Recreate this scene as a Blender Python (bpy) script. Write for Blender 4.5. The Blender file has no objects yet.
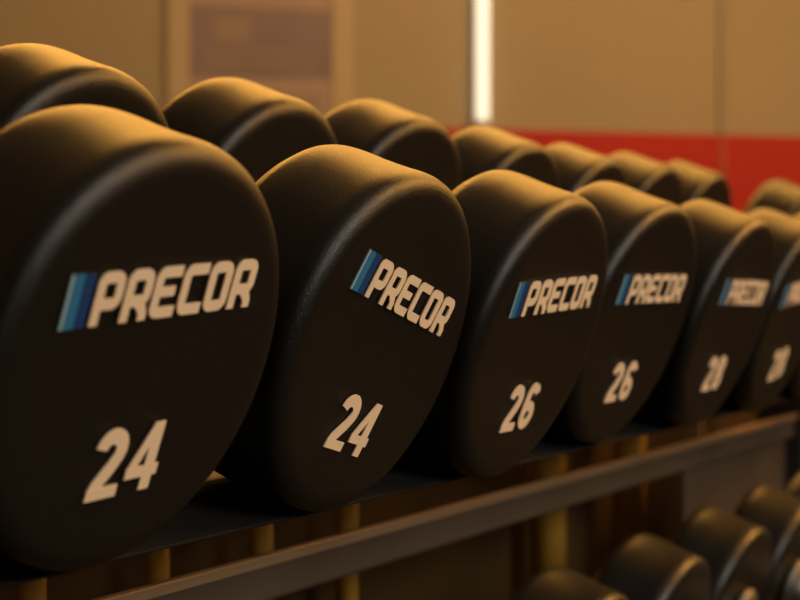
import bpy, bmesh, math, random
from mathutils import Vector, Matrix
random.seed(7)
S = bpy.context.scene
COL = S.collection
PI = math.pi
H0 = 0.85                                   # height of the upper row's face centres above the floor

# ------------------------------------------------------------------ camera
CAMP = Vector((-0.70214, -0.39715, 0.03554 + H0))
TH, PIT = 0.50538, -0.01315
FW = Vector((math.cos(TH)*math.cos(PIT), math.sin(TH)*math.cos(PIT), math.sin(PIT)))
cd = bpy.data.cameras.new('camera'); cam = bpy.data.objects.new('camera', cd); COL.objects.link(cam)
cam.location = CAMP
cam.rotation_euler = FW.to_track_quat('-Z', 'Y').to_euler()
cd.sensor_width = 36; cd.lens = 1625.2*36/800
cd.clip_start = 0.02
cd.dof.use_dof = True; cd.dof.focus_distance = 0.80; cd.dof.aperture_fstop = 8.6; cd.dof.aperture_blades = 0
S.camera = cam
S.view_settings.view_transform = 'Standard'; S.view_settings.look = 'None'
S.view_settings.gamma = 1; S.view_settings.exposure = 0.0; S.view_settings.use_curve_mapping = False

# ------------------------------------------------------------------ world and lights
W = bpy.data.worlds.new('world'); S.world = W; W.use_nodes = True
W.node_tree.nodes['Background'].inputs[0].default_value = (1.0, 0.62, 0.36, 1)
W.node_tree.nodes['Background'].inputs[1].default_value = 0.05

FH = Vector((math.cos(TH), math.sin(TH), 0)); RH = Vector((math.sin(TH), -math.cos(TH), 0))
def room(right, fwd, z):                    # a point of the room seen from where the photographer stands
    return Vector((CAMP.x, CAMP.y, 0)) + RH*right + FH*fwd + Vector((0, 0, z))
def area(name, loc, target, sx, sy, power, color):
    l = bpy.data.lights.new(name, 'AREA'); l.shape = 'RECTANGLE'; l.size = sx; l.size_y = sy
    l.energy = power; l.color = color
    o = bpy.data.objects.new(name, l); COL.objects.link(o); o.location = loc
    o.rotation_euler = (Vector(target) - Vector(loc)).to_track_quat('-Z', 'Y').to_euler()
    return o
WARM = (1.0, 0.45, 0.075)
LAMP = room(0.1, 3.1, 2.42)
area('ceiling_lamp_light', LAMP, (0.2, 0.1, 0.9), 2.6, 0.85, 70, WARM)
area('far_ceiling_lamp_light', room(1.1, 3.0, 2.4), room(1.2, 4.2, 1.3), 2.6, 0.4, 12, (1.0, 0.66, 0.34))
area('window_daylight', (0.15, -2.4, 1.85), (0.1, 0, H0), 1.0, 0.9, 31.0, (1.0, 0.89, 0.74))
area('added_side_gold_light', (2.9, -1.3, 2.45), (0.7, 0, 0.65), 1.3, 0.9, 95, (1.0, 0.46, 0.09))  # unseen lamp, added to put gold on the lower heads
area('front_ceiling_lamp_light', (1.6, -1.6, 2.45), (0.5, 0, 0.7), 1.2, 0.8, 14, (1.0, 0.50, 0.14))

# ------------------------------------------------------------------ materials
def mat(name, col, rough=0.5, metal=0.0, spec=0.5, bump=0, bscale=200, bdist=0.001, var=0, vscale=3, emit=None, estr=0):
    m = bpy.data.materials.new(name); m.use_nodes = True; n = m.node_tree.nodes; l = m.node_tree.links
    b = n['Principled BSDF']
    b.inputs['Base Color'].default_value = (*col, 1); b.inputs['Roughness'].default_value = rough
    b.inputs['Metallic'].default_value = metal; b.inputs['Specular IOR Level'].default_value = spec
    tc = n.new('ShaderNodeTexCoord')
    if bump:
        t = n.new('ShaderNodeTexNoise'); t.inputs['Scale'].default_value = bscale; t.inputs['Detail'].default_value = 3
        bp = n.new('ShaderNodeBump'); bp.inputs['Strength'].default_value = bump; bp.inputs['Distance'].default_value = bdist
        l.new(tc.outputs['Object'], t.inputs['Vector']); l.new(t.outputs['Fac'], bp.inputs['Height']); l.new(bp.outputs[0], b.inputs['Normal'])
    if var:
        t = n.new('ShaderNodeTexNoise'); t.inputs['Scale'].default_value = vscale; t.inputs['Detail'].default_value = 4
        r = n.new('ShaderNodeValToRGB'); r.color_ramp.elements[0].position = .3; r.color_ramp.elements[1].position = .7
        r.color_ramp.elements[0].color = (*[c*(1-var) for c in col], 1); r.color_ramp.elements[1].color = (*[min(1, c*(1+var)) for c in col], 1)
        l.new(tc.outputs['Object'], t.inputs['Vector']); l.new(t.outputs['Fac'], r.inputs[0]); l.new(r.outputs[0], b.inputs['Base Color'])
    if emit:
        b.inputs['Emission Color'].default_value = (*emit, 1); b.inputs['Emission Strength'].default_value = estr
    return m
M = dict(
    rubber=mat('black_rubber', (0.0048, 0.0050, 0.0048), 0.33, spec=0.5, bump=0.65, bscale=1400, bdist=0.0005),
    broad_gleam=mat('broad_gleam_black_rubber', (0.006, 0.0058, 0.0052), 0.43, spec=0.6, bump=0.2, bscale=900, bdist=0.0003),  # lower heads: made rougher to spread the gold highlight
    chrome=mat('knurled_steel', (0.22, 0.21, 0.20), 0.55, metal=1, bump=0.3, bscale=1500, bdist=0.0005),
    cream=mat('cream_print', (0.93, 0.74, 0.52), 0.6),
    pale=mat('pale_blue_print', (0.30, 0.50, 0.62), 0.5),
    teal=mat('teal_blue_print', (0.02, 0.19, 0.40), 0.5),
    navy=mat('navy_blue_print', (0.003, 0.045, 0.19), 0.5),
    tray=mat('charcoal_powder_coat', (0.010, 0.010, 0.010), 0.7, spec=0.15, bump=0.2, bscale=1200, bdist=0.0003),
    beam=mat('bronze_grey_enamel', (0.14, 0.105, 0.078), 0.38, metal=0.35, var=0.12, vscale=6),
    panel=mat('dark_brown_enamel', (0.07, 0.042, 0.015), 0.45, metal=0.2, var=0.15, vscale=4),
    amber=mat('amber_gleam_colour', (0.40, 0.22, 0.02), 0.7),  # gold gleam put into the colour of added bars
    edge=mat('bronze_edge_highlight', (0.42, 0.27, 0.15), 0.45, metal=0.2),  # light caught on the rail's top edge, put into the colour
    post=mat('black_enamel', (0.02, 0.019, 0.018), 0.35),
    wall=mat('tan_wall_paint', (0.36, 0.30, 0.19), 0.8, var=0.05, vscale=1.2),
    red=mat('red_wall_paint', (0.42, 0.010, 0.002), 0.7, var=0.05, vscale=2),
    seam=mat('tan_seam_trim', (0.32, 0.27, 0.18), 0.6),
    redseam=mat('brownish_red_seam_trim', (0.40, 0.06, 0.025), 0.6),
    floor=mat('dark_gym_rubber_floor', (0.035, 0.032, 0.03), 0.7, bump=0.3, bscale=120, var=0.4, vscale=60),
    ceil=mat('white_ceiling_paint', (0.7, 0.66, 0.6), 0.9),
    frame=mat('pale_wood_frame', (0.45, 0.36, 0.22), 0.6),
    paper=mat('mauve_paper', (0.37, 0.28, 0.23), 0.7, var=0.08, vscale=2),
    print_=mat('dusky_purple_print', (0.22, 0.17, 0.18), 0.7, var=0.15, vscale=5),
    printl=mat('pale_mauve_print', (0.30, 0.23, 0.19), 0.7),
    lampbody=mat('white_lamp_housing', (0.7, 0.68, 0.62), 0.4),
    tube=mat('glowing_daylight_tube', (0.9, 0.95, 0.9), 0.4, emit=(1.0, 0.97, 0.80), estr=0.78),
    diff=mat('glowing_warm_diffuser', (0.9, 0.8, 0.6), 0.4, emit=(1.0, 0.5, 0.12), estr=1.5),
)

# ------------------------------------------------------------------ helpers
def link(name, bm, m, parent=None, smooth=False):
    me = bpy.data.meshes.new(name); bm.normal_update(); bm.to_mesh(me); bm.free()
    me.materials.append(m)
    if smooth:
        for p in me.polygons: p.use_smooth = True
    o = bpy.data.objects.new(name, me); COL.objects.link(o)
    if parent: o.parent = parent
    return o
def box(bm, x0, x1, y0, y1, z0, z1, bev=0.0, mt=None):
    r = bmesh.ops.create_cube(bm, size=1, matrix=Matrix.Translation(((x0+x1)/2, (y0+y1)/2, (z0+z1)/2)) @ Matrix.Diagonal((x1-x0, y1-y0, z1-z0, 1)))
    vs = r['verts']
    if bev:
        es = list({e for v in vs for e in v.link_edges})
        g = bmesh.ops.bevel(bm, geom=es, offset=bev, segments=3, affect='EDGES', profile=0.5)
        vs = list({v for f in g['faces'] for v in f.verts} | {v for v in vs if v.is_valid})
    if mt: bmesh.ops.transform(bm, matrix=mt, verts=[v for v in vs if v.is_valid])
def lathe(bm, prof, n=128):                 # profile [(axial y, radius)], turned about local Y
    rings = []
    for y, r in prof:
        if r < 1e-6: rings.append([bm.verts.new((0, y, 0))])
        else: rings.append([bm.verts.new((r*math.cos(2*PI*i/n), y, r*math.sin(2*PI*i/n))) for i in range(n)])
    for a, b in zip(rings[:-1], rings[1:]):
        for i in range(n):
            j = (i+1) % n
            if len(a) == 1: bm.faces.new((a[0], b[i], b[j]))
            elif len(b) == 1: bm.faces.new((a[i], b[0], a[j]))
            else: bm.faces.new((a[i], b[i], b[j], a[j]))
    bmesh.ops.recalc_face_normals(bm, faces=bm.faces)
def tag(o, label, cat, group=None):
    o['label'] = label; o['category'] = cat
    if group: o['group'] = group
    return o
def empty(name, loc, label, cat, group=None, rot=None):
    o = bpy.data.objects.new(name, None); COL.objects.link(o); o.location = loc; o.empty_display_size = .05
    if rot is not None: o.rotation_euler = rot
    return tag(o, label, cat, group)
def struct(name, bm, m, parent=None, mt=None):
    if mt: bmesh.ops.transform(bm, matrix=mt, verts=bm.verts)
    o = link(name, bm, m, parent)
    if not parent: o['kind'] = 'structure'
    return o

# ------------------------------------------------------------------ the room
def px_at(x, y, pt, nrm):                   # where the line of sight through a place in the photo meets a plane of the room
    right = RH; up = right.cross(FW)
    d = FW + right*((x-400)/1625.2) - up*((y-300)/1625.2)
    return CAMP + d*((pt-CAMP).dot(nrm)/d.dot(nrm))
BETA = math.radians(14)
E1 = (RH*math.cos(BETA) + FH*math.sin(BETA)).normalized()   # along the far wall
NW = (RH*math.sin(BETA) - FH*math.cos(BETA)).normalized()   # out of the wall, towards the photographer
WP = room(0, 4.2, 0)
WM = Matrix(((E1.x, NW.x, 0, WP.x), (E1.y, NW.y, 0, WP.y), (0, 0, 1, 0), (0, 0, 0, 1)))   # wall frame: x along, y out, z up
def wall_xz(x, y):
    p = WM.inverted() @ px_at(x, y, WP, NW); return p.x, p.z
b = bmesh.new(); box(b, -3.2, 4.2, -.1, 0, 0, 2.52); struct('wall_back', b, M['wall'], mt=WM)
RZ = wall_xz(640, 133)[1]
b = bmesh.new(); box(b, -3.2, 4.2, 0, .006, RZ-.62, RZ); struct('trim_1', b, M['red'], mt=WM)
sx = wall_xz(722, 60)[0]
b = bmesh.new(); box(b, sx-.009, sx+.009, 0, .010, RZ, 2.5); struct('trim_2', b, M['seam'], mt=WM)
b = bmesh.new(); box(b, sx-.009, sx+.009, .0065, .010, RZ-.62, RZ-.0005); struct('trim_3', b, M['redseam'], mt=WM)
b = bmesh.new(); box(b, -3.3, -3.2, -.1, 7.5, 0, 2.52); struct('wall_left', b, M['wall'], mt=WM)
b = bmesh.new(); box(b, -3.3, 4.2, -.1, 7.5, -.05, 0); struct('floor', b, M['floor'], mt=WM)
b = bmesh.new(); box(b, -3.3, 4.2, -.1, 7.5, 2.52, 2.57); struct('ceiling', b, M['ceil'], mt=WM)
b = bmesh.new(); box(b, -3.2, 4.2, 0, .014, 0, .1); struct('baseboard_back', b, M['post'], mt=WM)

# glowing upright strip lamp on the far wall
lx, lz = wall_xz(480, 123)
t = empty('strip_lamp', WM @ Vector((lx, 0.0, lz)), 'tall bright white strip lamp fixed upright on the far tan wall', 'lamp')
t.rotation_euler = (0, 0, math.atan2(E1.y, E1.x))   # local -y points out of the wall
# local frame: x along the wall, y into the wall
b = bmesh.new(); box(b, -.019, .019, -.014, -.0005, 0, 1.1, .003); link('lamp_housing', b, M['lampbody'], t)
b = bmesh.new(); box(b, -.0175, .0175, -.030, -.014, .006, 1.094, .006); link('glowing_tube', b, M['tube'], t)
for z0 in (-.004, 1.094):
    b = bmesh.new(); box(b, -.021, .021, -.031, -.0005, z0, z0+.010, .002); link('end_cap', b, M['lampbody'], t)

# framed notice board on the far wall
x0, zt = wall_xz(166, 40); x1, _ = wall_xz(352, 40); _, zb = wall_xz(250, 190)
xc = (x0+x1)/2; hw = (x1-x0)/2; hh = .74
t = empty('notice_board', WM @ Vector((xc, 0.0, zb)), 'framed notice board with dusky purple print hanging on the far wall', 'notice board')
t.rotation_euler = (0, 0, math.atan2(E1.y, E1.x))
fw = .055
b = bmesh.new()
box(b, -hw, -hw+fw, -.0125, -.001, 0, hh, .004); box(b, hw-fw, hw, -.0125, -.001, 0, hh, .004)
box(b, -hw+fw, hw-fw, -.0125, -.001, 0, fw, .004); box(b, -hw+fw, hw-fw, -.0125, -.001, hh-fw, hh, .004)
link('frame', b, M['frame'], t)
b = bmesh.new(); box(b, -hw+fw, hw-fw, -.0080, -.001, fw, hh-fw); pap = link('backing_sheet', b, M['paper'], t)
_, pz1 = wall_xz(250, 8); _, pz0 = wall_xz(250, 78); px0 = wall_xz(190, 40)[0]-xc; px1 = wall_xz(330, 40)[0]-xc
b = bmesh.new(); box(b, px0, px1, -.0090, -.0081, pz0-zb, pz1-zb); link('print_sheet', b, M['print_'], t)
b = bmesh.new()
dz = pz0-zb; W_ = px1-px0
box(b, px0+.06, px0+.15, -.0098, -.0091, dz+.09, dz+.15)
for k in range(4): box(b, px0+.04, px0+W_*(.9-.15*(k % 2)), -.0098, -.0091, dz+.02+.016*k, dz+.026+.016*k)
link('printed_text_lines', b, M['printl'], t)
b = bmesh.new(); _, qz1 = wall_xz(250, 88)
box(b, px0, px1-.02, -.0090, -.0081, qz1-zb-.13, qz1-zb-.01); link('note_sheet', b, M['printl'], t)

# ceiling lamps that give the warm light
for (loc, ang, sxx, lab) in ((LAMP, 0, 2.5, 'long warm ceiling lamp beyond the dumbbell rack'),):
    t = empty('ceiling_lamp', (loc[0], loc[1], 2.52), lab, 'lamp')
    b = bmesh.new(); box(b, -sxx/2-.03, sxx/2+.03, -.28, .28, -.10, -.0005, .01); link('lamp_housing', b, M['lampbody'], t)
    b = bmesh.new(); box(b, -sxx/2, sxx/2, -.25, .25, -.112, -.1005); link('diffuser', b, M['diff'], t)

# ------------------------------------------------------------------ lettering
def stroke(bm, pts, w, y, closed=False, taper=None):
    n = len(pts); L = []; Rr = []
    P = [Vector(p) for p in pts]
    for i in range(n):
        if closed: a, c, d = P[(i-1) % n], P[i], P[(i+1) % n]
        else: a, c, d = P[max(i-1, 0)], P[i], P[min(i+1, n-1)]
        d1 = (c-a).normalized() if (c-a).length > 1e-9 else (d-c).normalized()
        d2 = (d-c).normalized() if (d-c).length > 1e-9 else d1
        n1 = Vector((-d1.y, d1.x)); n2 = Vector((-d2.y, d2.x)); m = (n1+n2)
        m = m.normalized() if m.length > 1e-6 else n1
        k = 1/max(.5, m.dot(n1)); ww = w if taper is None else w*taper(i/(n-1))
        L.append(c+m*ww/2*k); Rr.append(c-m*ww/2*k)
    y = y - 0.00003*(len(bm.faces) % 7)                   # overlapping strokes never share a plane
    vl = [bm.verts.new((v.x, y, v.y)) for v in L]; vr = [bm.verts.new((v.x, y, v.y)) for v in Rr]
    for i in range(n if closed else n-1):
        j = (i+1) % n
        bm.faces.new((vl[i], vr[i], vr[j], vl[j]))
def poly(bm, pts, y): y -= 0.00003*(len(bm.faces) % 7); bm.faces.new([bm.verts.new((p[0], y, p[1])) for p in pts])
def arc(cx, cy, rx, ry, a0, a1, n=14):
    return [(cx+rx*math.cos(math.radians(a0+(a1-a0)*i/n)), cy+ry*math.sin(math.radians(a0+(a1-a0)*i/n))) for i in range(n+1)]
def rrect(x0, x1, y0, y1, r, corners='abcd', n=6):     # counter-clockwise path with rounded corners, a = lower left ... d = upper left
    o = []
    for c, (cx, cy, a) in zip('abcd', ((x0, y0, 180), (x1, y0, 270), (x1, y1, 0), (x0, y1, 90))):
        rr = r if c in corners else .001
        sx = 1 if cx == x0 else -1; sy = 1 if cy == y0 else -1
        o += arc(cx+sx*rr, cy+sy*rr, rr, rr, a, a+90, n)
    return o
LW, LS = .70, .215                          # letter width and stroke for cap height 1
h = LS/2
def letter(bm, ch, x, y):
    T = lambda pts: [(x+p[0], p[1]) for p in pts]
    xa, xb, ya, yb = h, LW-h, h, 1-h
    R = .13
    if ch in 'PR':
        # stem, then a bowl that wraps back
        stroke(bm, T([(xa, 0.0), (xa, yb-.05)]), LS, y)
        bowl = [(xa, .60)] + arc(xa+R, yb-R, R, R, 180, 90, 6) + arc(xb-R, yb-R, R, R, 90, 0, 6) + arc(xb-R, .39+R, R, R, 0, -90, 6) + [(xa, .39)]
        stroke(bm, T(bowl), LS, y)
        if ch == 'R':
            stroke(bm, T([(xb-.19, .36), (xb-.06, .24), (xb, .13), (xb, 0.0)]), LS, y)
    if ch == 'E':
        stroke(bm, T([(LW, yb)] + arc(xa+R, yb-R, R, R, 90, 180, 6) + arc(xa+R, ya+R, R, R, 180, 270, 6) + [(LW, ya)]), LS, y)
        stroke(bm, T([(xa, .51), (LW-.10, .51)]), LS*.9, y)
    if ch == 'C':
        stroke(bm, T([(LW, yb)] + arc(xa+R, yb-R, R, R, 90, 180, 6) + arc(xa+R, ya+R, R, R, 180, 270, 6) + [(LW, ya)]), LS, y)
    if ch == 'O':
        stroke(bm, T(rrect(xa, xb, ya, yb, R)), LS, y, closed=True)
DW = .64; DS = .225
def digit(bm, ch, x, y):
    T = lambda pts: [(x+p[0], p[1]) for p in pts]
    q = DS/2
    if ch == '2':
        stroke(bm, T(arc(.31, .70, .205, .20, 172, -32, 16) + [(.40, .46), (.26, .30), (.17, .19), (.13, .08)]), DS, y)
        stroke(bm, T([(0.02, .085), (.62, .085)]), .17, y)
        poly(bm, T([(.02, .0), (.3, .0), (.3, .17), (.07, .17)]), y)
    if ch == '4':
        stroke(bm, T([(.47, 0), (.47, 1)]), DS*.95, y)
        stroke(bm, T([(.0, .285), (.66, .285)]), .165, y)
        stroke(bm, T([(.08, .28), (.13, .40), (.44, .96)]), .16, y)
        poly(bm, T([(.0, .2025), (.15, .2025), (.15, .42), (.0, .36)]), y)
    if ch == '6':
        stroke(bm, T(arc(.33, .30, .205, .205, 0, 360, 24)[:-1]), DS*.92, y, closed=True)
        stroke(bm, T([(.127, .30), (.13, .52), (.16, .68)] + arc(.35, .70, .19, .205, 165, 20, 12)), DS*.92, y)
    if ch == '8':
        stroke(bm, T(arc(.32, .275, .215, .18, 0, 360, 24)[:-1]), DS*.92, y, closed=True)
        stroke(bm, T(arc(.32, .735, .185, .17, 0, 360, 24)[:-1]), DS*.92, y, closed=True)
    if ch == '0':
        stroke(bm, T(arc(.32, .5, .21, .40, 0, 360, 28)[:-1]), DS*.95, y, closed=True)
    if ch == '3':
        stroke(bm, T(arc(.30, .725, .19, .18, 150, -80, 14)), DS*.92, y)
        stroke(bm, T(arc(.30, .285, .21, .19, 80, -150, 14)), DS*.92, y)
R0 = 0.09
YT = -0.0004
def face_map(bm, sx, sy, shear, ox, oy, ang):    # flat glyph space -> place on the end face
    ca, sa = math.cos(ang), math.sin(ang)
    for v in bm.verts:
        X = (v.co.x*sx + shear*v.co.z*sy + ox); Z = v.co.z*sy + oy
        v.co.x = (X*ca - Z*sa)*R0; v.co.z = (X*sa + Z*ca)*R0
def thicken(bm, y):                          # a skin of print 0.3 mm proud of the rubber
    for f in bm.faces:
        if f.normal.y > 0: f.normal_flip()
    g = bmesh.ops.extrude_face_region(bm, geom=list(bm.faces))
    for v in g['geom']:
        if isinstance(v, bmesh.types.BMVert): v.co.y = 0.0002
    bmesh.ops.recalc_face_normals(bm, faces=bm.faces)
LH = .232
def print_marks(head, number, roll, shear, uoff, voff, nroll, noff, width=1.085):
    bm = bmesh.new(); pit = LW+.075
    for i, ch in enumerate('PRECOR'): letter(bm, ch, i*pit, YT)
    tw = 6*pit-.075
    face_map(bm, width/tw, LH, shear, -.460+uoff, voff-LH/2, roll); thicken(bm, YT)
    link('brand_lettering', bm, M['cream'], head)
    for nm, u0, u1 in (('pale', -.635, -.616), ('teal', -.611, -.553), ('navy', -.549, -.487)):
        bm = bmesh.new(); poly(bm, [(u0, 0), (u1, 0), (u1, 1), (u0, 1)], YT)
        face_map(bm, 1, LH, shear, uoff, voff-LH/2, roll); thicken(bm, YT)
        s = link('brand_stripe', bm, M[nm], head)
        s['label'] = {'pale': 'narrow pale blue slanted stripe', 'teal': 'teal blue slanted stripe', 'navy': 'navy blue slanted stripe'}[nm]
    bm = bmesh.new()
    for i, ch in enumerate(number): digit(bm, ch, i*(DW+.09), YT)
    face_map(bm, .335, .322, shear, noff[0]-.23, noff[1]-.161, nroll); thicken(bm, YT)
    link('weight_number', bm, M['cream'], head)

# ------------------------------------------------------------------ dumbbells
SEP, TK, TAU = 0.2048, 0.066, 0.32667
def head_profile(r, t):
    # outer face, rounded edge, slight waist, barrel, rounded edge, inner face
    P = [(0.0012, 0.0), (0.0012, .30*r), (0.0006, .60*r), (0.0, .80*r), (0.0, .84*r)]
    fil = [(.0, .880), (.006, .912), (.018, .944), (.036, .968), (.060, .984), (.09, .9925), (.12, .9955), (.155, .9955), (.20, .9935)]
    P += [(a*r, b*r) for a, b in fil]
    P += [(.24*r, .9935*r), (.28*r, .9935*r), (.33*r, .9945*r), (.39*r, .9965*r), (.45*r, 1.000*r), (.50*r, 1.0025*r), (.55*r, 1.003*r)]
    P += [(t-.14*r, 1.001*r), (t-.115*r, .997*r), (t-.09*r, .989*r), (t-.065*r, .970*r), (t-.03*r, .942*r), (t-.012*r, .915*r), (t-.003*r, .87*r), (t, .84*r), (t, .5*r), (t, 0.0)]
    return P
bm = bmesh.new(); lathe(bm, head_profile(R0, TK)); proto_head = link('head', bm, M['rubber'], None, True); HEAD = proto_head.data
GLEAM_HEAD = HEAD.copy(); GLEAM_HEAD.materials[0] = M['broad_gleam']
bm = bmesh.new()
L = SEP-TK
lathe(bm, [(0, 0), (0, .030), (.006, .031), (.010, .026), (.012, .0165), (.03, .0155), (L/2-.03, .0172), (L/2, .0182), (L/2+.03, .0172), (L-.03, .0155), (L-.012, .0165), (L-.010, .026), (L-.006, .031), (L, .030), (L, 0)], 48)
proto_handle = link('handle', bm, M['chrome'], None, True); HANDLE = proto_handle.data
bpy.data.objects.remove(proto_head); bpy.data.objects.remove(proto_handle)

def dumbbell(o, tau, yaw, sc, label, group, flip=False, mesh=None):
    """o = centre of the outer face of the front head"""
    rot = Matrix.Rotation((PI if flip else 0)-yaw, 4, 'Z') @ Matrix.Rotation(tau, 4, 'X')
    off = (SEP+TK)/2
    t = bpy.data.objects.new('dumbbell', None); COL.objects.link(t); t.empty_display_size = .05
    base = Vector((0, off, -R0*sc))                       # empty at the thing's base, under its middle
    t.matrix_world = Matrix.Translation(o) @ rot @ Matrix.Translation(base)
    tag(t, label, 'dumbbell', group)
    out = []
    for y in (0, SEP):
        hd = bpy.data.objects.new('head', mesh or HEAD); COL.objects.link(hd); hd.parent = t
        hd.location = Vector((0, y, 0))-base; hd.scale = (sc, 1, sc); out.append(hd)
    hn = bpy.data.objects.new('handle', HANDLE); COL.objects.link(hn); hn.parent = t; hn.location = Vector((0, TK, 0))-base
    hn['label'] = 'steel handle'
    return t, out[0]
UP = 'dumbbells on the upper tier'
# x, y, z of the outer face centre, tilt, yaw, size, number, roll, slant, logo shift u, logo v, number roll, number place, label
row = [
 (-.1931, -.0031, .0019, .3112, .0113, 1.001, '24', .066, .09, .0, .332, .045, (-.022, -.447), 'largest and nearest black dumbbell marked 24, at the left edge, slightly blurred'),
 (-.0007, -.0001, .0004, .3175, -.0023, .997, '24', -.250, .15, .0, .325, -.245, (-.01, -.452), 'sharp black dumbbell marked 24 whose logo tilts down to the right'),
 (.1800, -.0047, -.0024, .3306, -.0030, .9998, '26', .045, .06, .0, .330, .0, (-.01, -.455), 'black dumbbell marked 26 directly right of the sharp 24'),
 (.3610, .0014, .0013, .3386, .036, .989, '26', .007, .02, .0, .325, .0, (-.02, -.445), 'blurred black dumbbell marked 26 farther back, between a 26 and a 28'),
 (.5458, -.0061, -.0024, .334, .0148, .9768, '28', -.020, .02, .04, .325, .0, (-.06, -.445), 'blurred black dumbbell marked 28 right of the second 26'),
 (.7278, -.0040, -.0033, .3270, -.0030, .989, '28', .09, .02, .0, .33, .09, (-.04, -.44), 'very blurred black dumbbell marked 28 cut off by the right edge'),
 (.9071, .0030, .0001, .3274, -.0029, .997, '30', .0, .0, .0, .33, .0, (0, -.44), 'dumbbell whose rear head is second from last before the gap, near the red band'),
 (1.0874, .0076, .0022, .3274, -.0029, 1.0, '30', .0, .0, .0, .33, .0, (0, -.44), 'last dumbbell before the gap, its rear head dark against the red band'),
 (1.478, .004, .0018, .3267, .0, 1.0, '32', .0, .0, .0, .33, .0, (0, -.44), 'farthest dumbbell beyond the gap, at the right edge before the red band'),
]
for (x, y, z, ta, yw, sc, num, ro, sh, uo, vo, nr, no, lab) in row:
    t, hd = dumbbell(Vector((x, y, z+H0)), ta, yw, sc, lab, UP)
    print_marks(hd, num, ro, sh, uo, vo, nr, no, 1.05 if sc == .997 and num == '24' else 1.10 if num == '24' else 1.03 if num == '28' else 1.085)

# lower tier: the rear heads show at the lower right
low_labels = {0: 'lower tier dumbbell with its head cut off by the bottom edge, left of the others',
              1: 'lower tier dumbbell second from the left at the bottom right',
              2: 'lower tier dumbbell second from the right, behind the bottom edge pair',
              3: 'rightmost and highest lower tier dumbbell at the right edge'}
for k in range(0, 5):
    x = .412+.18*k + (-.004, .0, .001, .003, .004)[k]
    t, hd = dumbbell(Vector((x, -.132, -.347+H0)), TAU, random.uniform(-.01, .01), .985,
                     low_labels.get(k, 'lower tier dumbbell just past the right edge'), 'dumbbells on the lower tier', mesh=GLEAM_HEAD)

# ------------------------------------------------------------------ rack
BZ = -.133+H0; BY = .150
def tray_mt(oy, oz):                        # slopes like the dumbbells
    return Matrix.Translation((0, oy, oz)) @ Matrix.Rotation(.3175, 4, 'X')
def rack(XL, XR, gleam_posts, ends, label, back=0):
    XM = (XL+XR)/2
    t = empty('dumbbell_rack', (XM, .15, 0), label, 'rack')
    def rp(name, bm, m):
        bmesh.ops.transform(bm, matrix=Matrix.Translation((-XM, -.15, 0)), verts=bm.verts)
        return link(name, bm, m, t)
    for oy, oz, name in ((0, 0, 'upper_tray'), (-.132, -.347, 'lower_tray')):
        bm = bmesh.new(); mt = tray_mt(oy, oz+H0); zt = -R0-.0008
        box(bm, XL, XR, .012, .062, zt-.0018, zt, .0006, mt)     # open between the two bearing strips
        box(bm, XL, XR, .205, .290, zt-.0018, zt, .0006, mt)
        for xe in (XL, XR-.03): box(bm, xe, xe+.03, .060, .207, zt-.0058, zt-.0019, .0006, mt)
        box(bm, XL, XR, .040, .060, zt-.016, zt-.0019, .001, mt)
        box(bm, XL, XR, .260, .290, zt-.030, zt-.0019, .001, mt)
        rp(name, bm, M['tray'])
    bm = bmesh.new(); box(bm, XL, XR, BY, BY+.010, BZ-.028, BZ, .003); rp('rail', bm, M['beam'])
    bm = bmesh.new(); box(bm, XL, XR, BY-.004, BY-.0002, BZ-.0055, BZ+.0015, .0012); rp('rail_highlight', bm, M['edge'])['label'] = 'paler bronze strip for light along the rail edge'  # separate paler strip imitates the highlight along the rail top
    bm = bmesh.new(); box(bm, XL, XR+back, .285, .288, H0-.42, H0-.108); rp('back_panel', bm, M['panel'])
    for x, y, r in gleam_posts:                   # round amber posts added to stand in for gold gleams behind the rail
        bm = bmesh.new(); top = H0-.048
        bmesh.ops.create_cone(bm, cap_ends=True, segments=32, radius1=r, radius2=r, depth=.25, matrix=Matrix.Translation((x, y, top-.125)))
        o = rp('post', bm, M['amber']); o['label'] = 'amber bar standing in for a gold gleam'
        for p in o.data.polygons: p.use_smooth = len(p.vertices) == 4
    for xp in ends:
        bm = bmesh.new(); box(bm, xp-.025, xp+.025, BY-.01, BY+.05, .02, H0-.055, .004); rp('upright', bm, M['post'])
        bm = bmesh.new(); box(bm, xp-.025, xp+.025, -.28, .40, 0.001, .05, .006); rp('foot', bm, M['post'])
    return t, rp
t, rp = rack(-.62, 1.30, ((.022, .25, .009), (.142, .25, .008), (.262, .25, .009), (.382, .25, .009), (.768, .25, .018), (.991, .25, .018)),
             (-.645, 1.325), 'long dark rack with two sloping tiers and a bronze rail carrying the numbered dumbbells', .045)
bm = bmesh.new(); box(bm, .92, 1.30, BY+.012, BY+.016, BZ-.165, BZ-.006, 0, Matrix.Identity(4)); rp('end_panel', bm, M['beam'])
rack(1.358, 2.30, (), (2.27,), 'second dumbbell rack bay starting beyond the gap at the right edge')
